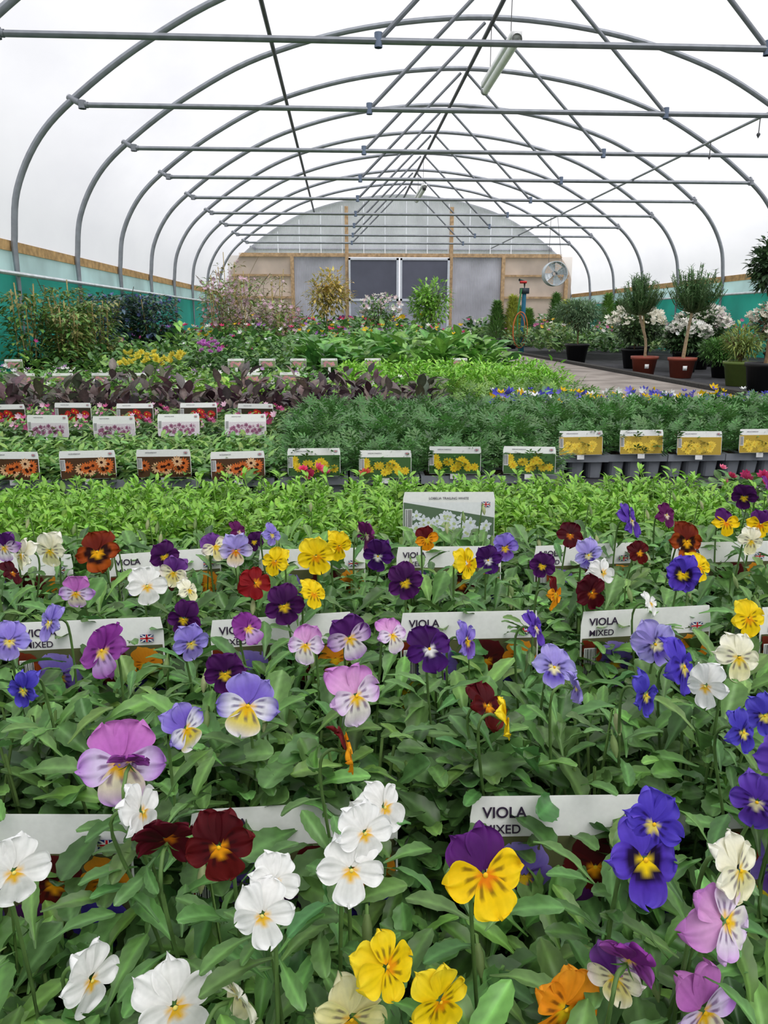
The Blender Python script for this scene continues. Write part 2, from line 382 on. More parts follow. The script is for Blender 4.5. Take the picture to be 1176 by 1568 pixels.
def text_mesh(s, size, bold=0.):
    cu = bpy.data.curves.new("t", 'FONT'); cu.body = s; cu.size = size; cu.extrude = .0001; cu.offset = bold
    o = bpy.data.objects.new("t", cu); COL.objects.link(o)
    bpy.context.view_layer.update()
    dg = bpy.context.evaluated_depsgraph_get()
    me = bpy.data.meshes.new_from_object(o.evaluated_get(dg)); me.name = "text"
    bpy.data.objects.remove(o); me.materials.clear(); me.materials.append(M_ink); return me
M_ink = mat_col("ink", .6, flat=lin(50, 35, 60), namt=.02)
TX = dict(viola=text_mesh("VIOLA", .0115, .0002), mixed=text_mesh("MIXED", .0095, .0001), lob=text_mesh("LOBELIA TRAILING WHITE", .0055), gen=text_mesh("AFRICAN MARIGOLD", .0042), ost=text_mesh("OSTEOSPERMUM", .0042), beg=text_mesh("DIANTHUS MIXED", .0042))
def rect(mb, x0, x1, z0, z1, y, col):
    mb.add([(x0, y, z0), (x1, y, z0), (x1, y, z1), (x0, y, z1)], [(0, 1, 2, 3)], col)
def fdisc(mb, T, x, z, r, y, col):
    v = np.stack([x + T[0][:, 0] * r, np.full(len(T[0]), y), z + T[0][:, 1] * r], -1); mb.add(v, T[1], T[2] * col)
def flag(mb, x, z, s):
    y = -.0022
    rect(mb, x - s, x + s, z - s * .6, z + s * .6, y, lin(30, 40, 110))
    for sg in (1, -1):
        mb.add([(x - s, y - .0002, z - sg * s * .5), (x - s * .8, y - .0002, z - sg * s * .6), (x + s, y - .0002, z + sg * s * .5), (x + s * .8, y - .0002, z + sg * s * .6)], [(0, 1, 2, 3)], lin(240, 240, 240))
    rect(mb, x - s, x + s, z - s * .2, z + s * .2, y - .0004, lin(240, 240, 240)); rect(mb, x - s * .22, x + s * .22, z - s * .6, z + s * .6, y - .0004, lin(240, 240, 240))
    rect(mb, x - s, x + s, z - s * .1, z + s * .1, y - .0006, lin(200, 20, 40)); rect(mb, x - s * .12, x + s * .12, z - s * .6, z + s * .6, y - .0006, lin(200, 20, 40))
def daisy(mb, x, z, r, y, col, cc, n=12, wd=.34):
    p = leaf_T(3, 2, wd, 1.2, .5, 0, 0, 0, 0, 1, 1)
    for i in range(n):
        R = Rz(i * 2 * pi / n)[0]; v = (p[0] * r) @ R.T
        mb.add(np.stack([x + v[:, 0], np.full(len(v), y - i * .00001), z + v[:, 1]], -1), p[1], col * (1 if i % 2 else .88))
    fdisc(mb, T_disc, x, z, r * .25, y - .0002, cc)
def clipflat(mb, T, x, z, s, y):
    v = np.stack([x + T[0][:, 0] * s, y + T[0][:, 1] * .01 * s * 3, z + T[0][:, 2] * s], -1)
    v[:, 0] = np.clip(v[:, 0], -.0735, .0735); v[:, 2] = np.clip(v[:, 2], -.123, -.031)
    mb.add(v, T[1], T[2] * .75)
def label_mesh(kind):
    mb = MB(); w = .15; h = {'viola': .125, 'lobelia': .09}.get(kind, .08)
    n = 8; u = np.linspace(-1, 1, n + 1); X, Y = np.meshgrid(u, u, indexing='ij')
    cr = .005
    xs = X * w / 2; zs = -h / 2 + Y * h / 2
    xs = np.where((np.abs(X) == 1) & (np.abs(Y) == 1), xs * (1 - cr / w), xs)
    for yy in (0, .0009): mb.add(np.stack([xs, np.full_like(xs, yy), zs], -1).reshape(-1, 3), gridq(n, n), lin(248, 248, 246))
    if kind != 'small': rect(mb, -.012, .012, {'viola': -.14, 'lobelia': -.18}.get(kind, -.095), -h + .001, .0004, lin(240, 240, 240))
    else: rect(mb, -.012, .012, -.19, -h + .001, .0004, lin(240, 240, 240))
    y = -.0008
    def bars(x0, x1, z0, z1):
        rect(mb, x0, x1, z0, z1, y - .0006, lin(245, 245, 245))
        k = x0 + .001
        while k < x1 - .001:
            b = rng.uniform(.0004, .0011); rect(mb, k, k + b, z0 + .002, z1 - .001, y - .0008, lin(20, 20, 20)); k += b + rng.uniform(.0004, .001)
    if kind == 'viola':
        rect(mb, -.0735, .0735, -h + .001, -.030, y, lin(90, 92, 60))
        for t, x, z, s in [('lavy', -.035, -.062, .052), ('maroon', .018, -.055, .05), ('orange', .055, -.052, .04), ('bluev', .052, -.09, .05), ('yellow', -.06, -.10, .05), ('dpur', 0, -.095, .05), ('rust', -.068, -.05, .035)]:
            y -= .0003; clipflat(mb, FT[t][0], x, z, s, y)
        flag(mb, .058, -.022, .0068)
        bars(-.072, -.058, -.075, -.04)
    elif kind == 'lobelia':
        rect(mb, -.074, .074, -h + .001, -.017, y, lin(95, 118, 92))
        mb.add([(-.074, y - .0001, -.017), (.074, y - .0001, -.042), (.074, y - .0001, -.0169), (-.074, y - .0001, -.0168)], [(0, 1, 2, 3)], lin(240, 242, 244))
        for i in range(70):
            x = rng.uniform(-.055, .066); z = rng.uniform(-h + .008, -.028 - (x + .07) * .16)
            daisy(mb, x, z, .0095, y - .0002 - i * .000005, lin(232, 238, 246), lin(190, 205, 150), 5, .62)
        flag(mb, .060, -.02, .007); bars(-.072, -.06, -.06, -.028)
    else:
        bg, fc, cc = {'marigold': ((66, 104, 54), (242, 210, 50), (225, 170, 25)), 'marigoldy': ((190, 160, 60), (250, 216, 80), (240, 190, 50)),
                      'osteo': ((84, 56, 36), (220, 112, 52), (60, 20, 10)), 'pink': ((225, 216, 222), (165, 105, 138), (110, 55, 85)), 'red': ((60, 50, 35), (195, 40, 36), (235, 190, 40)), 'small': ((130, 150, 100), (215, 150, 175), (235, 190, 60))}[kind]
        rect(mb, -.0735, .0735, -h + .001, -.020 if kind != 'pink' else -.028, y, lin(*bg))
        for i in range({'pink': 34, 'osteo': 11}.get(kind, 15)):
            x = rng.uniform(-.056, .060); z = rng.uniform(-h + .013, -.033 if kind != 'pink' else -.038)
            yy = y - .0002 - i * .00003
            f = lin(*fc) * rng.uniform(.8, 1.1)
            if kind == 'osteo': daisy(mb, x, z, .0165, yy, f if i % 3 else lin(238, 190, 145), lin(*cc), 12)
            elif kind == 'pink': daisy(mb, x, z, .008, yy, f if i % 3 else lin(215, 190, 205), lin(*cc), 6, .6)
            else: daisy(mb, x, z, .0125, yy, f, lin(*cc), 9, .5)
        flag(mb, .062, -.009, .005); bars(-.072, -.060, -.055, -.024)
    return mb.mesh("label_" + kind, [M_card], False)

FT = {k: [flower_T(k) for _ in range(4)] for k in VT}
LM = {k: label_mesh(k) for k in ['viola', 'lobelia', 'marigold', 'marigoldy', 'osteo', 'pink', 'red', 'small']}
def add_label(parent, kind, loc, rz=0., lean=-.12, sc=1.):
    h = obj("label", LM[kind], parent, loc, (lean, 0, rz)); h.scale = (sc, 1, sc)
    if kind == 'viola': tx = [('viola', -.066, -.0155), ('mixed', -.066, -.0275)]
    elif kind == 'lobelia': tx = [('lob', -.033, -.012)]
    elif kind == 'osteo': tx = [('ost', -.05, -.010)]
    elif kind in ('pink', 'red', 'small'): tx = [('beg', -.05, -.010)]
    else: tx = [('gen', -.05, -.010)]
    for k, x, z in tx: obj("label_text", TX[k], h, (x, -.0012, z), (pi / 2, 0, 0))
    return h

# ------------------------------------------------------------------ room shell
XC = 1.60; Y0, Y1 = -4.28, 20.32
HZ = .52
prof = [(0, 3.12), (1.3, 3.0), (2.4, 2.71), (3.2, 2.32), (3.82, 1.9), (4.2, 1.55), (4.44, 1.12), (4.52, .66)]
pp = np.array([(-s, h) for s, h in prof[::-1]] + prof[1:]) + np.array([XC, HZ])
def catmull(p, n=6):
    P_ = np.vstack([2 * p[0] - p[1], p, 2 * p[-1] - p[-2]]); out = []
    for i in range(1, len(P_) - 2):
        for t in np.linspace(0, 1, n, endpoint=False):
            a, b, c, d = P_[i - 1:i + 3]
            out.append(.5 * ((2 * b) + (c - a) * t + (2 * a - 5 * b + 4 * c - d) * t * t + (3 * b - a - 3 * c + d) * t ** 3))
    out.append(p[-1]); return np.array(out)
arc = catmull(pp)
XL, XR = arc[0, 0], arc[-1, 0]

nrm = np.gradient(arc, axis=0); nrm = np.stack([-nrm[:, 1], nrm[:, 0]], -1); nrm /= np.linalg.norm(nrm, axis=1)[:, None]
sk = arc + nrm * .04
hoopY = [5.56 + 1.64 * k for k in range(-6, 10)]
mb = MB(); ys = np.linspace(Y0 - .3, Y1 + .02, 46)
v = np.array([[(p[0], y, p[1]) for p in sk] for y in ys]); mb.add(v.reshape(-1, 3), gridq(45, len(sk) - 1), (1, 1, 1))
obj("ceiling", mb.mesh("ceiling", [M_poly]))
def gable_mesh(name, y, z0):
    mb = MB(); n = len(sk)
    top = [(p[0], y, p[1]) for p in sk]; bot = [(p[0], y, z0) for p in sk]
    mb.add(top + bot, [(i, i + 1, n + i + 1, n + i) for i in range(n - 1)], (1, 1, 1)); return mb.mesh(name, [M_poly])
obj("wall_front", gable_mesh("wall_front", Y0 - .3, 0))
gw = empty("wall_back")
def sheet(name, x0, x1, z0, z1, y, mat, parent, th=.02):
    mb = MB(); mb.box(x0, x1, y - th / 2, y + th / 2, z0, z1, (1, 1, 1)); return obj(name, mb.mesh(name, [mat], False), parent)
yb = Y1 - .06
mb = MB()
xs = np.linspace(-2.55, 5.75, 60); zt = np.interp(xs, arc[:, 0], arc[:, 1]) + .02
for i in range(59):
    mb.add([(xs[i], yb, 2.17), (xs[i + 1], yb, 2.17), (xs[i + 1], yb, max(2.18, zt[i + 1])), (xs[i], yb, max(2.18, zt[i]))], [(0, 1, 2, 3)], (1, 1, 1))
obj("corrugated_gable_sheet", mb.mesh("corr", [M_corr], False), gw)
sheet("buff_panel_l", -2.9, -1.25, 0, 2.16, yb, M_buff, gw); sheet("buff_panel_r", 4.25, 6.1, 0, 2.16, yb, M_buff, gw)
sheet("white_panel_l", -1.25, .14, 0, 2.16, yb, M_panel, gw); sheet("white_panel_r", 2.87, 4.25, 0, 2.16, yb, M_panel, gw)
mb = MB(); wc = lin(182, 152, 118)
for x, zt_ in [(-1.25, 2.17), (.16, 3.35), (2.87, 3.35), (4.25, 2.17), (-2.75, 1.6), (5.95, 1.6)]:
    mb.box(x - .045, x + .045, yb - .1, yb - .02, 0, zt_, wc)
mb.box(-2.6, 5.8, yb - .09, yb - .03, 2.13, 2.22, wc)
for z in (.55, 1.1, 1.65): mb.box(-2.8, -1.3, yb - .08, yb - .03, z, z + .05, wc * .95); mb.box(4.3, 6, yb - .08, yb - .03, z, z + .05, wc * .95)
obj("timber_frame", mb.mesh("timber_frame", [M_wood], False), gw)
mb = MB()
for x in np.arange(-1.6, 5.0, .55):
    zt_ = float(np.interp(x, arc[:, 0], arc[:, 1])) - .1
    mb.box(x - .012, x + .012, yb - .03, yb - .012, 2.22, max(2.3, zt_), lin(235, 238, 244))
obj("sheet_battens", mb.mesh("battens", [M_paint], False), gw)
for i, (x0, x1) in enumerate([(.2, 1.50), (1.54, 2.83)]):
    d = empty("door_%d" % (i + 1), (0, 0, 0))
    sheet("lower_panel", x0, x1, 0.02, 1.08, yb - .13, M_grey, d)
    sheet("window_sheet", x0, x1, 1.08, 2.08, yb - .13, M_dark, d)
    mb = MB()
    for (a, b, c_, e) in [(x0, x0 + .05, 0, 2.1), (x1 - .06, x1, 0, 2.1), (x0, x1, 2.05, 2.1), (x0, x1, 1.03, 1.09), (x0, x1, 0, .07)]:
        mb.box(a, b, yb - .165, yb - .14, c_, e, lin(200, 205, 215))
    obj("frame", mb.mesh("door_frame", [M_paint], False), d)
for side, X, sg in (("left", XL, -1), ("right", XR, 1)):
    w = empty("wall_" + side)
    mb = MB(); xo = X + sg * .045
    a, b = sorted((xo, xo + sg * .006))
    mb.box(a, b, Y0 - .3, Y1, 0, .93, (1, 1, 1)); obj("netting", mb.mesh("net", [M_teal], False), w)
    mb = MB(); mb.box(a, b, Y0 - .3, Y1, .93, 1.18, (1, 1, 1)); obj("upper_strip", mb.mesh("strip", [M_pale], False), w)
    mb = MB(); mb.box(X + sg * .03 if sg > 0 else X - .05 , X + .05 if sg > 0 else X - .03, Y0 - .3, Y1, 1.13, 1.22, lin(190, 155, 108)); obj("timber_rail", mb.mesh("rail", [M_wood], False), w)
    mb = MB(); tube(mb, [(X - sg * .03, Y0, .93), (X - sg * .03, Y1 - .1, .93)], .02, lin(215, 222, 226)); obj("roll_bar", mb.mesh("roll", [M_steel]), w)

mb = MB(); mb.add([(XL - .1, Y0 - .3, 0), (XR + .1, Y0 - .3, 0), (XR + .1, Y1 + .1, 0), (XL - .1, Y1 + .1, 0)], [(0, 1, 2, 3)], (1, 1, 1))
obj("floor", mb.mesh("floor", [M_membrane]))
mb = MB(); mb.add([(-60, -60, -.05), (60, -60, -.05), (60, 80, -.05), (-60, 80, -.05)], [(0, 1, 2, 3)], (1, 1, 1)); obj("outside_ground", mb.mesh("og", [M_grass]))
mb = MB()
y = 4.0
while y < 20.0:
    mb.box(1.62, 2.74, y, min(y + 1.19, 20.1), 0.0, .02, (1, 1, 1)); y += 1.2
obj("concrete_path", mb.mesh("path", [M_path], False))
mb = MB(); mb.box(2.75, 2.83, -4.2, 20.1, 0, .05, lin(72, 70, 68)); mb.box(1.54, 1.61, 4.0, 20.1, 0, .04, lin(72, 70, 68)); obj("path_kerb", mb.mesh("kerb", [M_bark], False))

fr = empty("polytunnel_frame"); st = lin(142, 146, 154)
full = np.vstack([[(XL, 0.0)], arc, [(XR, 0.0)]])
mb = MB()
for y in hoopY: tube(mb, [(p[0], y, p[1]) for p in full], .028, st, 10)
obj("hoops", mb.mesh("hoops", [M_steel]), fr)
mb = MB(); zt = HZ + 1.8
xtl, xtr = XC - 3.80, XC + 3.92
for y in hoopY[1:]:
    yy = y - .03 if y > 0 else y
    tube(mb, [(xtl, yy, zt), (xtr, yy, zt)], .022, st * .9, 8)
    for xe, sg in ((xtl, -1), (xtr, 1)):
        xa = np.interp(zt + .02, arc[:20, 1], arc[:20, 0]) if sg < 0 else XC * 2 - np.interp(zt + .02, arc[:20, 1], arc[:20, 0])
        tube(mb, [(xe + sg * -.05, yy, zt), (xe, yy, zt + .005), (xa, y, zt + .07)], .026, st * .8, 8)
        tube(mb, [(xe - sg * .0, yy, zt - .03), (xe, yy, zt + .035)], .034, st * .8, 8)
    if y < Y1 - .5:
        for sg in (-1, 1):
            tube(mb, [(XC + sg * 1.33, yy, zt), (XC + sg * .04, yy, HZ + 3.06)], .017, st * .75, 8)
            tube(mb, [(XC + sg * 1.33, yy, zt - .04), (XC + sg * 1.33, yy, zt + .05)], .027, lin(105, 118, 140), 8)
obj("tie_bars_and_struts", mb.mesh("ties", [M_steel]), fr)
mb = MB()
tube(mb, [(1.62, Y0, HZ + 3.03), (1.62, Y1 - .1, HZ + 3.03)], .024, lin(70, 73, 78), 8)
tube(mb, [(-.66, Y0, HZ + 2.70), (-.66, Y1 - .1, HZ + 2.70)], .022, lin(70, 73, 78), 8)
obj("purlins", mb.mesh("purlins", [M_steel]), fr)
ir = empty("irrigation_line"); mb = MB()
tube(mb, [(3.9, 4.0, HZ + 1.83), (3.9, Y1 - .2, HZ + 1.83)], .014, lin(150, 155, 160), 8)
obj("pipe", mb.mesh("irr", [M_steel]), ir); mb = MB()
for y in (6.9, 7.35, 8.3):
    tube(mb, [(3.9, y, HZ + 1.82), (3.9, y, HZ + 1.70)], .005, lin(90, 90, 90), 6)
    lathe(mb, [(.001, HZ + 1.70), (.014, HZ + 1.695), (.018, HZ + 1.68), (.006, HZ + 1.66), (.001, HZ + 1.65)], 3.9, y, lin(80, 80, 85), 10)
obj("sprinklers", mb.mesh("spr", [M_plastic]), ir)
for y0, y1 in ((7.5, 9.0), (15.2, 16.7)):
    l = empty("fluorescent_light"); mb = MB(); z = HZ + 2.47
    mb.box(1.57, 1.67, y0, y1, z + .02, z + .075, lin(235, 235, 235)); tube(mb, [(1.62, y0 + .03, z - .01), (1.62, y1 - .03, z - .01)], .038, lin(240, 241, 238), 16)
    for ye in (y0, y1): tube(mb, [(1.62, ye - .03, z), (1.62, ye + .03, z)], .048, lin(150, 150, 150), 16)
    for ye in (y0 + .25, y1 - .25): tube(mb, [(1.62, ye, z + .07), (1.62, ye, HZ + 3.01)], .004, lin(90, 90, 90), 6)
    obj("fitting", mb.mesh("batten", [M_paint], True), l)
fan = empty("circulation_fan", (3.9, 14.0, HZ + .84)); mb = MB(); th = np.linspace(0, 2 * pi, 33)
FC = lin(190, 198, 204)
for yy in (-.09, .09): tube(mb, [(.21 * cos(a), yy, .21 * sin(a)) for a in th], .009, FC, 6)
for r in (.06, .11, .16):
    tube(mb, [(r * cos(a), -.1, r * sin(a)) for a in th], .003, FC, 4)
for a in np.linspace(0, 2 * pi, 13)[:-1]: tube(mb, [(.02 * cos(a), -.11, .02 * sin(a)), (.21 * cos(a), -.09, .21 * sin(a))], .003, FC, 4)
sh = np.array([[(.21 * cos(a), yy, .21 * sin(a)) for a in th] for yy in (-.09, .09)]); mb.add(sh.reshape(-1, 3), gridq(1, 32), lin(205, 212, 216))
for k in range(4):
    a = k * pi / 2 + .3; d = np.array([cos(a), 0, sin(a)]); p_ = np.array([-sin(a), 0, cos(a)])
    v = [d * .03 - p_ * .02 + (0, .02, 0), d * .03 + p_ * .02 - (0, .02, 0), d * .19 + p_ * .09 - (0, .03, 0), d * .19 - p_ * .07 + (0, .03, 0)]
    mb.add(v, [(0, 1, 2, 3)], lin(220, 225, 230))
tube(mb, [(0, -.05, 0), (0, .1, 0)], .045, lin(160, 165, 170), 12)
tube(mb, [(-.12, 0, .19), (-.12, 0, .97)], .004, lin(90, 90, 90), 6); tube(mb, [(.12, 0, .19), (.0, 0, .98)], .004, lin(90, 90, 90), 6)
obj("fan_body", mb.mesh("fan", [M_steel]), fan)
hs = empty("water_standpipe", (3.02, 12.6, .0)); mb = MB()
tube(mb, [(0, 0, 0), (0, 0, 1.05)], .035, lin(45, 110, 140), 10); tube(mb, [(0, 0, 1.0), (0, 0, 1.15), (-.1, -.03, 1.18)], .022, lin(60, 70, 70), 8)
mb.box(-.07, .07, -.05, .05, .96, 1.05, lin(50, 60, 70)); tube(mb, [(-.09, -.05, 1.14), (.02, -.05, 1.14)], .02, lin(190, 40, 40), 8)
obj("post", mb.mesh("post", [M_paint]), hs); mb = MB()
t = np.linspace(0, 1, 30)
tube(mb, [(-.06 - .05 * sin(x * 3.1), -.06 - .02 * x, 1.0 * (1 - x) + .04) for x in t], .014, lin(60, 130, 75), 8)
for k in range(2): tube(mb, [(-.08 + .02 * k + (.10 + .02 * k) * cos(a), -.07 - .02 * k, .38 + (.26 + .03 * k) * sin(a)) for a in th], .008, lin(205, 110, 60), 8)
obj("hose", mb.mesh("hose", [M_plastic]), hs)

# ------------------------------------------------------------------ violas
GV = lin(84, 122, 64)
def viola_foliage(hf, hb):
    mb = MB()
    for i in range(3):
        for j in range(2):
            c = ((i - 1) * .063, .065 + j * .13, 0); hmax = hb if j else hf
            tint = rng.uniform(.82, 1.18)
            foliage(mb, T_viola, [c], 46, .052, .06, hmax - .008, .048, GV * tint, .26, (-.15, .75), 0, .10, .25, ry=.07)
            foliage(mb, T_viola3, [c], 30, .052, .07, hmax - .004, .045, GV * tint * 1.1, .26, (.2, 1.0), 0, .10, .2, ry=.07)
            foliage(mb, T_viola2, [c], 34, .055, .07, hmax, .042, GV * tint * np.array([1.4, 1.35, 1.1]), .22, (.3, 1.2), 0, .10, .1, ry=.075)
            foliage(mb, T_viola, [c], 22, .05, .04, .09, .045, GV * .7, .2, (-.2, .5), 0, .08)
            for k in range(12):
                a = rng.uniform(0, 6.28); r = rng.uniform(.01, .05); h = hmax * rng.uniform(.5, .98)
                tube(mb, [(c[0], c[1], .05), (c[0] + r * .6 * cos(a), c[1] + r * .6 * sin(a), h * .6), (c[0] + r * cos(a), c[1] + r * sin(a), h)], .0013, lin(120, 150, 85), 4)
    return mb.mesh("viola_foliage", [M_leaf])
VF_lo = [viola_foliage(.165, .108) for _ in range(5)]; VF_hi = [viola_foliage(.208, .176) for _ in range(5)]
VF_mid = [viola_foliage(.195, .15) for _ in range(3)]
FL = """-144,406,256,52,pinklav,5,0
-170,327,249,36,white,20,10
-119,364,253,34,white,70,0
-72,340,248,38,maroon,-20,0
-102,350,247,34,darkred,150,10
-42,285,255,30,white,-15,-10
-38,297,263,26,white,20,30
-2,309,258,34,white,15,8
5,318,272,30,white,-25,-20
17,379,242,32,white,60,-40
69,305,256,43,yelpur,5,0
151,309,256,44,violety,20,5
158,318,270,34,bluev,-20,20
173,461,238,44,yelpur,0,0
-71,484,251,45,bluewy,10,5
7,511,242,48,pinkw,20,0
-205,584,251,47,magenta,-30,-20
-5,433,247,34,orangem,65,0
-112,443,258,34,bluewy,60,0
-246,526,247,28,blue,0,0
-303,630,241,36,lav,30,0
-276,653,249,34,lav,-50,0
103,486,244,38,maroon,40,0
113,465,246,32,yellow,65,10
66,551,260,40,dpurw,0,0
104,601,244,36,lavy,10,0
3,605,248,41,purw,0,0
40,594,255,32,pinkw,50,0
-33,564,261,34,pinkw,-20,-10
-62,702,241,41,dpur,-20,0
-88,625,251,32,magenta,40,0
-156,665,245,34,dpur,-60,0
-138,617,241,34,lav,40,0
-97,548,245,34,dpur,10,0
170,555,240,38,lavb,0,0
171,497,253,28,lav,50,0
276,543,243,50,bluev,35,0
220,486,251,33,blue,0,0
275,594,240,42,lavb,10,-60
333,562,241,40,cream,0,0
262,478,260,34,white,-40,0
362,603,259,36,yellow,0,0
252,418,257,30,blue,50,0
305,471,239,30,blue,0,0
167,609,252,32,violet,60,0
64,747,247,40,dpur,0,0
-30,818,255,44,yellow,0,0
-2,871,250,38,yellow,40,0
-77,810,253,36,yellow,-50,0
-32,701,254,32,yellow,30,0
43,835,248,39,dpurw,0,0
36,926,248,38,magdark,160,0
-96,778,240,38,red,10,-80
-128,878,246,42,lavo,0,0
-169,918,240,38,creampur,0,0
-309,893,241,56,rust,0,0
-370,915,238,45,cream,10,0
-387,873,246,40,cream,-30,0
-403,866,258,38,purw,0,0
-284,751,241,36,pinklav,0,0
-216,774,239,44,white,0,0
-197,816,240,36,creampur,0,0
-216,853,248,36,dpur,20,0
-164,745,245,26,cream,60,0
136,779,257,38,yellow,50,-50
169,834,242,36,dpurw,0,0
195,865,248,37,lavy,20,0
293,893,255,36,darkred,0,0
280,795,260,36,lavb,0,0
295,786,242,34,white,20,-60
261,729,238,38,darkred,10,-50
200,672,260,34,orangem,60,0
367,851,243,30,maroon,0,0
404,962,252,49,violet,20,-30
421,841,258,48,rust,0,0
362,735,255,38,violety,-40,0
410,787,244,36,yellow,30,0
550,987,241,42,yelpur,0,0
548,905,261,38,yelpur,0,0
465,1012,247,38,magdark,30,0
214,756,261,30,dpur,30,0
103,915,245,32,orangem,20,0
-86,918,254,30,lav,40,0
534,898,241,36,cream,30,0
312,697,238,28,white,70,0
-131,950,250,30,magdark,60,0
-111,944,238,28,dpur,0,0
-359,780,255,30,darkred,60,0
-133,307,198,36,white,60,0
-92,307,180,43,white,10,0
-60,304,191,34,cream,120,0
-3,302,175,40,creamy,0,0
16,297,213,34,yellow,40,-60
42,298,189,34,yellow,60,0
110,295,182,41,orange,0,0
134,292,203,30,creampur,-50,0
138,289,217,28,magenta,130,0
182,292,177,43,pinklav,0,0
181,282,243,38,pinkw,30,-50
192,294,260,34,cream,40,-20
241,360,248,32,violet,-20,0
-137,403,261,26,magenta,170,0"""
flowers = []
for l in FL.split("\n"):
    x, y, z, s, t, ya, ro = l.split(",")
    flowers.append((int(x) / 1000, int(y) / 1000, int(z) / 1000, int(s) / 1000, t, float(ya), float(ro)))
kinds = list(VT)
def flower_R(yaw, tilt, roll): return (Rz(radians(yaw)) @ Rx(-radians(tilt)) @ Ry(radians(roll)))
def build_viola_tray(cx, y0, vf, lab, mine, black=False, loff=0.):
    e = empty("viola_tray", (cx, y0, 0.001), (0, 0, rng.normal(0, .02)))
    obj("tray", ME_trayb if black else ME_tray, e)
    obj("foliage", vf[rng.integers(len(vf))], e, (0, 0, 0))
    if lab is not None: add_label(e, 'viola', (loff + rng.normal(0, .003), .004, lab), rng.normal(0, .05), rng.uniform(-.2, -.05))
    mb = MB()
    hi = y0 > .3
    for (x, y, z, s, t, ya, ro) in mine:
        lx, ly = x - cx, y - y0
        T = FT[t][rng.integers(4)]
        tilt = rng.uniform(2, 34) if y < .7 else rng.uniform(-6, 26)
        R = flower_R(ya + rng.normal(0, 18), tilt, ro + rng.normal(0, 14))
        mb.inst(T, R, [(lx, ly, z)], s * 1.02, (1, 1, 1), 1)
        back = R[0] @ np.array([0, 1, 0])
        for k in range(5):
            Rk = R @ Ry(k * 1.257) @ Rx(.6)
            mb.inst(T_lance, Rk @ Rx(-1.2), [np.array([lx, ly, z]) + back * .05 * s], s * .28, lin(95, 140, 70), 0)
        p0 = np.array([lx, ly, z]) + back * .004; p1 = p0 + back * .010 + np.array([0, 0, .004]); p2 = p0 + back * .016 + np.array([0, 0, -.012])
        gx = np.clip(lx, -.08, .08); gy = np.clip(ly + .02, .03, .24)
        p4 = np.array([gx * .9, gy, .07]); p3 = (p2 * .5 + p4 * .5) + np.array([rng.normal(0, .004), .006, 0])
        tube(mb, catmull(np.array([p0, p1, p2, p3, p4]), 4), .0012, lin(100, 132, 72), 5, 2)
        foliage(mb, T_viola2, [(p3[0], p3[1], 0)], 7, .012, z - .085, z - .04, .034, GV * 1.2, .2, (.2, 1.1), 0, .1)
    for k in range(4):
        bx, by, bz = rng.uniform(-.08, .08), rng.uniform(.02, .24), (.20 if hi else .165) + rng.uniform(0, .03)
        cb = lin(115, 138, 80) if k % 2 else lin(150, 160, 110)
        tube(mb, [(bx * .8, by, .07), (bx, by, bz), (bx, by - .005, bz + .004), (bx, by - .009, bz - .001)], .0010, lin(115, 150, 80), 4, 2)
        tube(mb, [(bx, by - .008, bz + .001), (bx, by - .012, bz - .003), (bx, by - .016, bz - .007), (bx, by - .02, bz - .011)], [.0015, .003, .0028, .0006], cb, 6, 2)
    obj("flowers", mb.mesh("viola_flowers", [M_leaf, M_petal, M_stem]), e)
cols = [-.05 + .2 * c for c in range(-4, 6)]
rows = [(-.08, VF_lo, .12, 0), (.19, VF_lo, .145, 0), (.465, VF_hi, .180, .012), (.735, VF_hi, .216, -.02), (1.0, VF_mid, .208, 0)]
for ri, (y0, vf, lz, lo) in enumerate(rows):
    cs_ = [c for c in cols if abs(c) <= .45 + .13 * ri]
    for cx in cs_:
        mine = []
        for f in flowers:
            cxx = min(cs_, key=lambda c: abs(c - f[0]))
            inrow = (y0 <= f[1] < y0 + .27) or (ri == 4 and f[1] >= 1.27)
            if inrow and cxx == cx: mine.append(f)
        if len(mine) < 3 and abs(cx) > .1 + .42 * (y0 + .2):
            for _ in range(4):
                mine.append((cx + rng.uniform(-.08, .08), y0 + rng.uniform(.03, .24), .225 + rng.uniform(0, .03), rng.uniform(.036, .046), kinds[rng.integers(len(kinds))], rng.normal(0, 30), 0))
        build_viola_tray(cx, y0, vf, lz, mine, black=(ri > 1), loff=lo)

# ------------------------------------------------------------------ lobelia trays
GL = lin(118, 164, 58)
def lob_fol(hf, hb):
    mb = MB()
    for i in range(3):
        for j in range(2):
            c = ((i - 1) * .063, .065 + j * .13, 0); h1 = hb if j else hf
            tint = rng.uniform(.8, 1.2)
            foliage(mb, T_oblong, [c], 110, .058, .06, h1, .031, GL * tint, .22, (.0, 1.15), 0, .1, .2, ry=.08)
            foliage(mb, T_ovate, [c], 70, .058, .05, h1 - .008, .024, GL * .85, .2, (-.1, .9), 0, .1, ry=.08)
            for k in range(6):
                a = rng.uniform(0, 6.28); x, y = c[0] + .05 * cos(a), c[1] + .065 * sin(a); h = h1 + rng.uniform(.0, .035)
                tube(mb, [(c[0], c[1], .06), (x, y, h)], .0011, GL, 4)
                foliage(mb, T_oblong, [(x, y, 0)], 7, .005, h - .03, h, .022, GL * 1.15, .1, (.4, 1.2), 0, .05)
    return mb.mesh("lobelia_foliage", [M_leaf])
LF = [[lob_fol(.155, .145) for _ in range(3)], [lob_fol(.135, .12) for _ in range(3)]]
for ri, y0 in enumerate((1.285, 1.56)):
    for c in range(-7, 5):
        cx = -.02 + .2 * c
        if cx > .82: continue
        e = empty("lobelia_tray", (cx, y0, .001)); obj("tray", ME_tray, e); obj("foliage", LF[ri][rng.integers(3)], e)
        if ri == 0 and c == 0: add_label(e, 'lobelia', (.205, -.022, .228), -.05, -.1, 1.08)
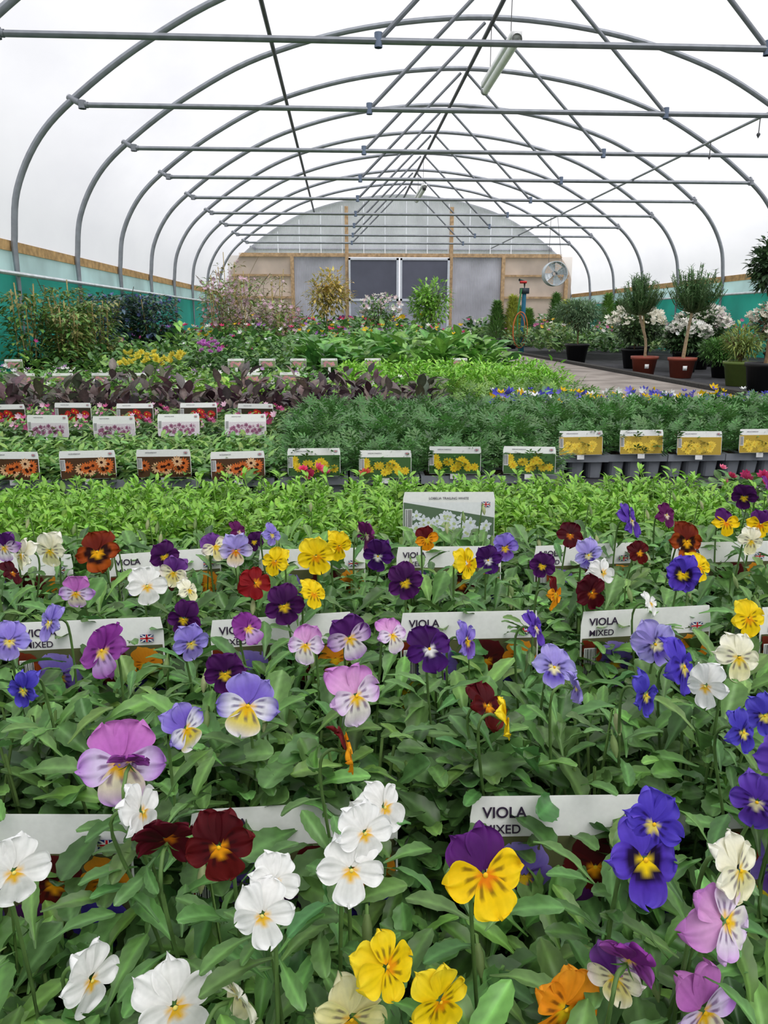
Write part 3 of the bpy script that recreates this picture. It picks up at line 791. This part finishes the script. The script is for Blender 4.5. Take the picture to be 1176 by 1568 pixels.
# ------------------------------------------------------------------ tray rows further back
GM = lin(82, 128, 66)
def tf(kind):
    mb = MB(); cs = [((i - 1) * .063, .065 + j * .13, 0) for i in range(3) for j in range(2)]
    if kind == 'marigold':
        for c in cs: foliage(mb, T_pinnate, [c], 50, .05, .08, .165 * rng.uniform(.95, 1.15), .068, GM * rng.uniform(.85, 1.15), .25, (.1, 1.2), 0, .08, ry=.075)
    elif kind == 'marigold_low':
        foliage(mb, T_pinnate, cs, 50, .05, .08, .145, .062, GM, .25, (.1, 1.1), 0, .08, ry=.075)
    elif kind == 'dull':
        foliage(mb, T_ovate, cs, 80, .055, .07, .118, .035, lin(88, 130, 66), .22, (.0, 1.0), 0, .1, ry=.08)
        foliage(mb, T_oblong, cs, 50, .055, .08, .128, .036, lin(120, 156, 80), .2, (.1, 1.1), 0, .1, ry=.08)
    elif kind == 'pinkfl':
        foliage(mb, T_ovate, cs, 80, .055, .06, .128, .035, lin(84, 120, 66), .2, (.0, 1.1), 0, .1, ry=.08)
        foliage(mb, T_oblong, cs, 30, .055, .08, .145, .035, lin(118, 150, 78), .2, (.2, 1.2), 0, .1, ry=.08)
        for col, n in (((215, 110, 160), 11), ((240, 200, 220), 9), ((150, 50, 95), 6)):
            blooms(mb, T_pom_lo, np.stack([rng.uniform(-.09, .09, n), rng.uniform(0, .25, n), rng.uniform(.13, .16, n)], -1), .028, lin(*col))
    elif kind == 'begonia':
        foliage(mb, T_broad, cs, 42, .055, .05, .105, .045, lin(84, 126, 60), .2, (.0, 1.0), 0, .1, ry=.08)
        for col, n in (((225, 75, 135), 5), ((240, 140, 172), 4), ((210, 70, 110), 3)):
            blooms(mb, T_pom, np.stack([rng.uniform(-.09, .09, n), rng.uniform(0, .25, n), rng.uniform(.10, .13, n)], -1), .034, lin(*col))
    return mb.mesh(kind + "_foliage", [M_leaf, M_petal])
TF = {k: [tf(k) for _ in range(3)] for k in ('marigold', 'marigold_low', 'dull', 'pinkfl', 'begonia')}
def trayrow(name, kind, xs, y0, lab=None, lz=.168, black=False, tilt=0.):
    for x in xs:
        e = empty(name, (x, y0 + rng.normal(0, .006), .001), (0, 0, rng.normal(0, .02) + tilt)); obj("tray", ME_trayb_t if black else ME_tray_t, e)
        obj("foliage", TF[kind][rng.integers(3)], e)
        if lab: add_label(e, lab, (rng.normal(0, .006), -.012, lz + rng.normal(0, .003)), rng.normal(0, .08), rng.uniform(-.22, .0))
A = np.arange
trayrow("osteospermum_tray", 'dull', -.30 - .208 * A(0, 8), 2.10, 'osteo', .170)
trayrow("marigold_tray", 'marigold_low', -.088 + .207 * A(0, 4), 2.10, 'marigold', .170)
for yy in (2.38, 2.66, 2.94): trayrow("marigold_tray", 'marigold', -.07 + .205 * A(0, 4), yy)
trayrow("dianthus_tray", 'dull', -.33 - .208 * A(0, 8), 2.38)
trayrow("dianthus_tray", 'pinkfl', -.36 - .235 * A(0, 7), 2.75, 'pink', .190)
trayrow("pansy_tray", 'pinkfl', -.36 - .25 * A(0, 8), 3.14, 'red', .190, True)
trayrow("marigold_tray", 'marigold_low', .79 + .203 * A(0, 5), 2.42, 'marigoldy')
for yy in (2.70, 2.98): trayrow("marigold_tray", 'marigold', .79 + .205 * A(0, 6), yy)
trayrow("begonia_tray", 'begonia', [1.10, 1.32, 1.54], 1.70, None, tilt=.0); trayrow("begonia_tray", 'begonia', [1.07, 1.29], 1.42)
mb = MB()
for (x, y, col) in [(-.11, 2.0, (228, 80, 125)), (-.07, 2.02, (240, 110, 145)), (.06, 2.0, (235, 110, 90)), (-.27, 2.01, (235, 110, 90))]:
    blooms(mb, T_pom, [(x, y, .125), (x + .02, y, .11)] if x < -.05 and x > -.2 else [(x, y, .11)], .036, lin(*col), 1)
    foliage(mb, T_ovate, [(x, y, 0)], 20, .025, .0, .10, .04, lin(80, 120, 60), .15)
obj("begonia_plants", mb.mesh("beg", [M_leaf, M_petal]))

def pts(x0, x1, y0, y1, sp, jit=.35):
    X, Y = np.meshgrid(np.arange(x0 + sp / 2, x1, sp), np.arange(y0 + sp / 2, y1, sp)); p = np.stack([X.ravel(), Y.ravel()], -1)
    p = p + rng.uniform(-jit, jit, p.shape) * sp; p = np.clip(p, (x0, y0), (x1, y1))
    return np.concatenate([p, np.zeros((len(p), 1))], 1)
def bed(name, x0, x1, y0, y1, sp, T, n, h0, h1, size, cols, rad=None, elev=(.1, 1.2), fl=None, flT=None, flsize=.04, fln=0, hue=.08, hvar=.25, dome=.4):
    mb = MB(); P_ = pts(x0, x1, y0, y1, sp); rng.shuffle(P_)
    ci = rng.integers(0, len(cols), len(P_))
    for k, c in enumerate(cols):
        S = P_[ci == k]
        if not len(S): continue
        for half in np.array_split(S, min(len(S), 12)):
            if len(half): foliage(mb, T, half, n, rad or sp * .62, h0, h1 * rng.uniform(1 - hvar, 1 + hvar * .4), size, lin(*c), .22, elev, 0, hue, dome)
    if fl:
        for c in fl:
            i = rng.integers(0, len(P_), fln); q = P_[i] + np.stack([rng.uniform(-.5, .5, fln) * sp, rng.uniform(-.5, .5, fln) * sp, h1 * rng.uniform(.75, 1.1, fln)], -1)
            blooms(mb, flT or T_pom_lo, q, flsize, lin(*c), 1)
    return obj(name, mb.mesh(name, [M_leaf, M_petal]))

bed("viola_bedding_plants", .75, 2.3, 3.32, 3.9, .12, T_ovate, 45, .04, .16, .042, [(92, 132, 96), (104, 146, 84)], fl=[(90, 90, 200), (240, 240, 240), (240, 200, 40), (130, 120, 215)], flsize=.05, fln=60)
for x in np.arange(.85, 2.2, .22):
    h = empty("plant_label", (x, 3.3, .18)); add_label(h, 'small', (0, 0, 0), rng.normal(0, .1), sc=.8)
bed("purple_heuchera_plants", -2.1, .50, 3.6, 4.3, .2, T_ovate, 26, .05, .25, .08, [(86, 66, 70), (68, 50, 58), (104, 92, 88), (88, 92, 72)], elev=(.5, 1.5), hue=.1, hvar=.5)
bed("marigold_plants", .56, 1.5, 4.0, 4.6, .15, T_pinnate, 34, .05, .18, .08, [(104, 150, 64), (128, 168, 66)])
bed("salvia_plants", -2.55, .5, 4.45, 4.85, .15, T_ovate, 36, .05, .17, .05, [(122, 164, 64), (104, 146, 64), (140, 176, 74)], fl=[(245, 245, 240)], fln=40)
bed("tagetes_plants", .0, 1.5, 4.95, 5.8, .14, T_oblong, 95, .06, .25, .045, [(122, 176, 60), (136, 188, 66)], elev=(.2, 1.3))
bed("primula_plants", -2.55, -.08, 4.95, 5.8, .15, T_ovate, 34, .05, .19, .055, [(88, 132, 62), (120, 158, 66), (104, 146, 80)], fl=[(245, 245, 240), (190, 150, 200)], fln=50)
for y in (4.9, 5.9):
    for x in list(np.arange(-2.5, -.2, .24)) + ([] if y < 5 else list(np.arange(-.1, 1.2, .34))):
        if rng.random() < .8 and not (y > 5.2 and -1.65 < x < -1.0):
            h = empty("plant_label", (x, y, .2 if y < 5 else .24)); add_label(h, 'small', (0, 0, 0), rng.normal(0, .1), sc=.85)
mb = MB(); P_ = pts(-1.62, -1.1, 5.25, 5.7, .07); P_[:, 2] = rng.uniform(.22, .3, len(P_)); blooms(mb, T_pom, P_, .06, lin(240, 224, 95)); foliage(mb, T_ovate, pts(-1.62, -1.1, 5.25, 5.7, .12), 30, .07, .02, .23, .05, lin(115, 152, 74))
obj("yellow_primrose_plants", mb.mesh("yp", [M_leaf, M_petal]))
mb = MB(); P_ = pts(-1.15, -.95, 6.0, 6.3, .06); P_[:, 2] = rng.uniform(.28, .36, len(P_)); blooms(mb, T_pom, P_, .055, lin(212, 135, 210)); foliage(mb, T_ovate, pts(-1.15, -.95, 6.0, 6.3, .12), 30, .07, .02, .28, .05, lin(96, 134, 74))
obj("pink_phlox_plants", mb.mesh("pp", [M_leaf, M_petal]))
bed("hosta_plants", -.3, 1.45, 6.05, 8.2, .24, T_broad, 40, .08, .36, .15, [(98, 150, 64), (84, 134, 64), (120, 164, 78)], elev=(.2, 1.2), hvar=.35)
bed("mixed_bedding_plants", -2.55, -.42, 6.05, 8.2, .2, T_ovate, 50, .06, .33, .07, [(80, 120, 62), (102, 142, 68), (118, 156, 74), (72, 108, 60)], fl=[(200, 80, 150), (240, 240, 240)], fln=16, hvar=.35)
bed("perennial_plants", -2.5, 1.45, 8.4, 11.8, .27, T_ovate, 55, .08, .44, .1, [(80, 122, 62), (72, 110, 60), (98, 142, 68), (118, 160, 76)], fl=[(220, 70, 120), (240, 240, 235), (240, 200, 50), (170, 110, 190)], fln=50, flsize=.07, hvar=.45)
bed("shrub_plants", -2.4, 1.4, 12.2, 19.2, .38, T_ovate, 60, .08, .56, .13, [(78, 118, 60), (72, 108, 58), (94, 136, 66), (120, 156, 82)], fl=[(220, 60, 110), (240, 240, 235), (240, 200, 50), (150, 60, 170)], fln=60, flsize=.09, hvar=.5)

# ------------------------------------------------------------------ taller plants left / centre
def cane_climber(name, x, y, w, h, ncane, n, cols, size, fl=None, fln=0, flsize=.06, spread=1., stems=9):
    e = empty(name, (x, y, 0)); mb = MB()
    lathe(mb, [(.001, .005), (.09, .005), (.12, .2), (.125, .2), (.125, .22), (.11, .22), (.105, .19), (.001, .19)], 0, 0, BLK, 16)
    obj("pot", mb.mesh("pot", [M_plastic]), e); mb = MB()
    for k in range(ncane):
        a = rng.uniform(0, 6.28); r = w * .5 * rng.uniform(.3, 1)
        tube(mb, [(.08 * cos(a), .08 * sin(a), .15), (r * cos(a), r * sin(a), h * rng.uniform(.85, 1.12))], .006, lin(200, 176, 124), 6)
    for k in range(stems):
        a = rng.uniform(0, 6.28); r = w * .6 * spread; zt = h * rng.uniform(.7, 1.12)
        q = np.array([(0, 0, .18), (.3 * r * cos(a), .3 * r * sin(a), zt * .5), (.8 * r * cos(a + .4), .8 * r * sin(a + .4), zt * .85), (r * cos(a + .7), r * sin(a + .7), zt)])
        tube(mb, catmull(q, 5), .0032, lin(110, 95, 65), 5)
    obj("canes_and_stems", mb.mesh("canes", [M_bark]), e); mb = MB()
    m = n // len(cols)
    for c in cols:
        a = rng.uniform(0, 6.28, m); r = w * .5 * np.sqrt(rng.random(m)); z = .15 + (h - .15) * rng.random(m) ** 1.1
        P_ = np.stack([r * np.cos(a), r * np.sin(a), z], -1)
        mb.inst(T_simple, Rz(a - pi / 2 + rng.normal(0, .6, m)) @ Rx(rng.uniform(-.4, .7, m)), P_, size * rng.uniform(.6, 1.2, m), np.clip(lin(*c) * 1.15 * (1 + .2 * rng.normal(0, 1, (m, 1))), 0, 1), 0)
    if fl:
        a = rng.uniform(0, 6.28, fln); r = w * .55 * np.sqrt(rng.random(fln)); z = .2 + (h - .2) * rng.random(fln)
        blooms(mb, T_pom_lo, np.stack([r * np.cos(a), r * np.sin(a), z], -1), flsize, lin(*fl), 1, 1.)
    obj("foliage", mb.mesh("climber_leaves", [M_leaf, M_petal]), e)
for i, (x, y) in enumerate([(-2.62, 6.5), (-2.45, 6.95), (-2.6, 7.4), (-2.2, 7.05), (-2.3, 6.55)]):
    cane_climber("climber_on_canes", x, y, .36, [.74, .66, .82, .7, .6][i], 6, 900, [(92, 130, 66), (114, 144, 72), (132, 130, 78)], .07, stems=4)
for x, y in [(-2.55, 8.6), (-2.15, 8.9), (-2.5, 9.3)]:
    cane_climber("ceanothus_shrub", x, y, .54, .80, 1, 1900, [(62, 92, 60), (75, 105, 68), (86, 106, 120)], .075, (118, 130, 185), 80, .055, stems=3)
for x, y, h in [(-1.65, 10.4, 1.0), (-1.25, 10.0, 1.05), (-.95, 10.6, .8), (-1.75, 11.2, 1.1), (-.75, 10.0, .7)]:
    cane_climber("clematis_plant", x, y, .46, h, 4, 560, [(116, 146, 80), (130, 144, 84), (142, 126, 98)], .08, (230, 196, 212), 85, .07, 1.5, 5)
for x, y, h in [(-1.9, 13.2, 1.5), (-1.2, 13.6, 1.3)]:
    cane_climber("clematis_plant", x, y, .55, h, 4, 240, [(120, 130, 75), (150, 130, 95)], .08, (230, 205, 212), 24, .07, 1.6, 5)

def small_tree(name, x, y, pr, ph, pcol, trunk, cr, cz, n, cols, size, T=T_simple, dx=0., flat=1., tr=.012, stake=False, fl=None, fln=0):
    e = empty(name, (x, y, .0)); mb = MB()
    lathe(mb, [(.001, .003), (pr * .72, .003), (pr * .95, ph * .88), (pr * 1.03, ph * .88), (pr * 1.05, ph), (pr * .95, ph), (pr * .92, ph * .9), (.001, ph * .9)], 0, 0, pcol, 28)
    obj("pot", mb.mesh("pot", [M_plastic]), e); mb = MB()
    q = np.array([(0, 0, ph * .85), (dx * .2 + .008, 0, trunk * .5), (dx * .8, 0, trunk), (dx, 0, cz)])
    tube(mb, catmull(q, 5), np.linspace(tr, tr * .5, 16), lin(125, 100, 75), 8)
    for k in range(14):
        a = rng.uniform(0, 6.28); el = rng.uniform(.1, 1.3); l = cr * rng.uniform(.5, .9)
        tube(mb, [(dx * .8, 0, trunk - .02 + .02 * rng.random()), (dx + .5 * l * cos(a) * cos(el), .5 * l * sin(a) * cos(el), cz - cr * .2 * flat), (dx + l * cos(a) * cos(el), l * sin(a) * cos(el), cz + l * sin(el) * flat)], .004, lin(110, 90, 65), 5)
    if stake: tube(mb, [(.03, .03, ph * .8), (.03, .03, trunk + .05)], .007, lin(190, 165, 115), 6)
    obj("trunk", mb.mesh("trunk", [M_bark]), e); mb = MB()
    K = 7
    for k in range(K):
        d = rng.normal(0, 1, 3); d /= np.linalg.norm(d)
        cc = np.array((dx, 0, cz)) + d * cr * .42 * np.array([1, 1, flat])
        for c in cols: ball(mb, T, cc, cr * rng.uniform(.5, .72), n // len(cols) // K, size, lin(*c), 0, .22, flat)
    if fl: 
        for f in fl:
            d = rng.normal(0, 1, (fln, 3)); d[:, 2] = np.abs(d[:, 2]); d /= np.linalg.norm(d, axis=1)[:, None]
            blooms(mb, T_pom_lo, np.array((dx, 0, cz)) + d * cr * np.array([1, 1, flat]) * rng.uniform(.8, 1.05, (fln, 1)), size * 1.2, lin(*f), 1)
    obj("foliage", mb.mesh("tree_leaves", [M_leaf, M_petal]), e)
TERRA = lin(150, 74, 58)
small_tree("amber_maple_tree", -.25, 13.0, .16, .28, BLK, .65, .46, 1.0, 1100, [(182, 162, 90), (160, 154, 84), (198, 172, 108)], .09, flat=.85)
small_tree("green_hazel_tree", 1.5, 12.8, .16, .28, BLK, .6, .38, .82, 1100, [(140, 184, 82), (118, 164, 72)], .10, flat=.95)
small_tree("white_rose_bush", .62, 12.3, .15, .25, BLK, .35, .36, .62, 700, [(90, 126, 72), (108, 142, 82)], .07, fl=[(245, 240, 235), (240, 215, 220)], fln=45)
def lavender_head(name, x, y, pcol, dx, cz, cr, ph, pr):
    e = empty(name, (x, y, 0)); mb = MB()
    lathe(mb, [(.001, .003), (pr * .75, .003), (pr * .95, ph * .85), (pr * 1.04, ph * .85), (pr * 1.06, ph), (pr * .95, ph), (pr * .9, ph * .9), (.001, ph * .9)], 0, 0, pcol, 28)
    mb.box(-.04, .0, -pr * .95, -pr * .93, ph * .4, ph * .62, lin(240, 240, 240))
    obj("pot", mb.mesh("pot", [M_plastic]), e); mb = MB()
    tube(mb, catmull(np.array([(0, 0, ph * .8), (dx * .15 + .01, 0, cz * .45), (dx * .75, 0, cz - cr * .9), (dx, 0, cz - .05)]), 5), .014, lin(165, 145, 118), 8)
    tube(mb, [(.025, .02, ph * .8), (.02 + dx * .6, .02, cz - cr * .8)], .008, lin(196, 178, 130), 6)
    obj("trunk", mb.mesh("trunk", [M_bark]), e); mb = MB()
    for k in range(210):
        a = rng.uniform(0, 6.28); el = rng.uniform(.15, 1.5); l = cr * rng.uniform(.8, 1.6)
        b = np.array([dx, 0, cz - cr * .8]); d = np.array([cos(a) * cos(el), sin(a) * cos(el), sin(el)])
        q = np.array([b, b + d * l * .5 + (0, 0, .01), b + d * l * .75 + np.array([0, 0, l * .38])]); tube(mb, q, .0025, lin(105, 130, 85), 4)
        m = 30; t = rng.uniform(.15, 1, m)[:, None]
        P_ = q[0] * (1 - t) ** 2 + 2 * q[1] * t * (1 - t) + q[2] * t * t
        az = rng.uniform(0, 6.28, m)
        mb.inst(T_lance, Rz(az) @ Rx(rng.uniform(.4, 1.2, m)), P_, .04 * rng.uniform(.7, 1.2, m), lin(98, 134, 86) * rng.uniform(.7, 1.3), 0)
    obj("foliage", mb.mesh("needles", [M_leaf]), e)
lavender_head("standard_rosemary", 2.96, 7.25, TERRA, -.10, .75, .22, .19, .125)
lavender_head("standard_rosemary", 3.2, 6.95, TERRA, .06, .79, .25, .19, .125)
small_tree("standard_olive_tree", 3.02, 9.6, .15, .24, BLK, .38, .36, .60, 3000, [(96, 122, 90), (116, 144, 106)], .065, T_lance, flat=.55)
small_tree("topiary_bay_tree", 2.97, 5.15, .125, .24, BLK, .66, .2, .88, 1700, [(58, 80, 54), (72, 98, 62)], .05, T_ovate, dx=.0, flat=1.05, stake=True)
small_tree("potted_choisya", 3.28, 6.05, .13, .20, lin(115, 135, 65), .2, .19, .34, 900, [(140, 152, 78), (118, 138, 74)], .055, T_lance, flat=.8)
small_tree("dwarf_conifer", 3.6, 6.95, .12, .16, BLK, .16, .22, .24, 3000, [(96, 142, 70), (84, 124, 64)], .05, T_lance, flat=.6)
for x, y, r, z, f, cs in [(3.3, 8.4, .32, .48, [(248, 244, 228)], [(72, 96, 62), (88, 112, 70)]), (3.95, 8.2, .32, .46, [(242, 238, 228)], [(62, 90, 56), (84, 110, 68)]),
                      (4.4, 7.4, .34, .48, [(240, 235, 220)], [(70, 98, 58), (110, 90, 72)]), (3.95, 6.3, .30, .40, [(228, 222, 208)], [(72, 98, 60), (112, 142, 78)]),
                      (5.1, 8.6, .32, .50, None, [(102, 138, 68), (82, 114, 58)]), (3.7, 9.3, .3, .46, [(240, 240, 230)], [(72, 104, 62)]), (4.8, 6.5, .32, .5, None, [(78, 104, 68), (122, 138, 84)]),
                      (3.75, 5.2, .2, .30, [(240, 240, 235)], [(72, 98, 62)]), (4.3, 5.3, .26, .38, None, [(92, 124, 68)]), (5.5, 7.3, .3, .55, None, [(82, 114, 70)]), (4.5, 9.3, .32, .5, [(238, 232, 232)], [(72, 102, 62)]),
                      (4.3, 8.75, .26, .44, [(240, 225, 230)], [(80, 108, 62)]), (3.6, 7.75, .24, .36, [(245, 242, 235)], [(70, 98, 60)])]:
    small_tree("flowering_shrub", x, y, .14, .22, BLK, .28, r, z, 1600, cs, .055, T_ovate, flat=.72, fl=f, fln=150 if f else 0)
bed("container_shrubs", 2.95, 5.7, 10.1, 13.8, .4, T_ovate, 80, .1, .5, .10, [(80, 114, 66), (96, 130, 70), (114, 140, 80), (76, 102, 72)], fl=[(240, 235, 230), (200, 120, 160), (235, 190, 70)], fln=35, flsize=.07, hvar=.35)
bed("nursery_shrubs", 2.95, 5.5, 16.4, 19.0, .5, T_ovate, 80, .1, .6, .14, [(76, 112, 62), (96, 132, 68), (110, 142, 80)], fl=[(240, 235, 230), (220, 90, 140)], fln=30, flsize=.09, hvar=.35)
bed("container_perennials", 5.0, 5.85, 4.6, 6.1, .32, T_ovate, 55, .08, .38, .08, [(84, 122, 64), (108, 145, 70)], fl=[(240, 235, 230), (200, 80, 120)], fln=30, flsize=.05)
def conifer(x, y, h, r, col):
    e = empty("potted_conifer", (x, y, 0)); mb = MB(); lathe(mb, [(.001, .003), (.08, .003), (.11, .2), (.1, .2), (.001, .19)], 0, 0, BLK, 16); tube(mb, [(0, 0, .15), (0, 0, h * .8)], .012, lin(100, 80, 60), 6)
    obj("pot", mb.mesh("pot", [M_plastic]), e); mb = MB(); m = 1100; t = rng.random(m) ** .7; a = rng.uniform(0, 6.28, m); rr = r * (1 - t) ** .8 * rng.uniform(.5, 1, m)
    mb.inst(T_lance, Rz(a - pi / 2) @ Rx(rng.uniform(.6, 1.3, m)), np.stack([rr * np.cos(a), rr * np.sin(a), .18 + (h - .22) * t], -1), .11 * rng.uniform(.7, 1.2, m), np.clip(lin(*col) * 1.15 * (1 + .2 * rng.normal(0, 1, (m, 1))), 0, 1))
    obj("foliage", mb.mesh("conifer", [M_leaf]), e)
for i, x in enumerate(np.arange(3.0, 5.8, .3)):
    conifer(x, 14.3 + rng.uniform(0, 1.6), rng.uniform(.7, 1.05), .19, [(100, 138, 74), (170, 176, 86), (92, 128, 80), (120, 155, 80)][i % 4])

# ------------------------------------------------------------------ world, sun, camera
w = bpy.data.worlds.new("World"); scene.world = w; w.use_nodes = True
N = w.node_tree.nodes; L = w.node_tree.links; bg = N['Background']
tc = N.new('ShaderNodeTexCoord'); sx = N.new('ShaderNodeSeparateXYZ'); cr = N.new('ShaderNodeValToRGB')
L.new(tc.outputs['Generated'], sx.inputs[0]); L.new(sx.outputs['Z'], cr.inputs[0]); L.new(cr.outputs[0], bg.inputs[0])
cr.color_ramp.elements[0].color = (.89, .89, .94, 1); cr.color_ramp.elements[1].color = (1, 1, 1.0, 1)
bg.inputs[1].default_value = 1.1
sl = bpy.data.lights.new("sun", 'SUN'); sl.energy = 3.0; sl.angle = radians(40); sl.color = (1, .98, .94)
so = obj("sun", sl); so.rotation_euler = (radians(28), radians(18), 0)
cam = bpy.data.cameras.new("camera"); co = obj("camera", cam, None, (0, 0, .52), (radians(90 - 14.44), 0, radians(-3.18)))
cam.sensor_fit = 'VERTICAL'; cam.sensor_height = 36; cam.lens = 26.04; cam.clip_start = .02; cam.clip_end = 200
scene.camera = co
scene.view_settings.view_transform = 'Standard'
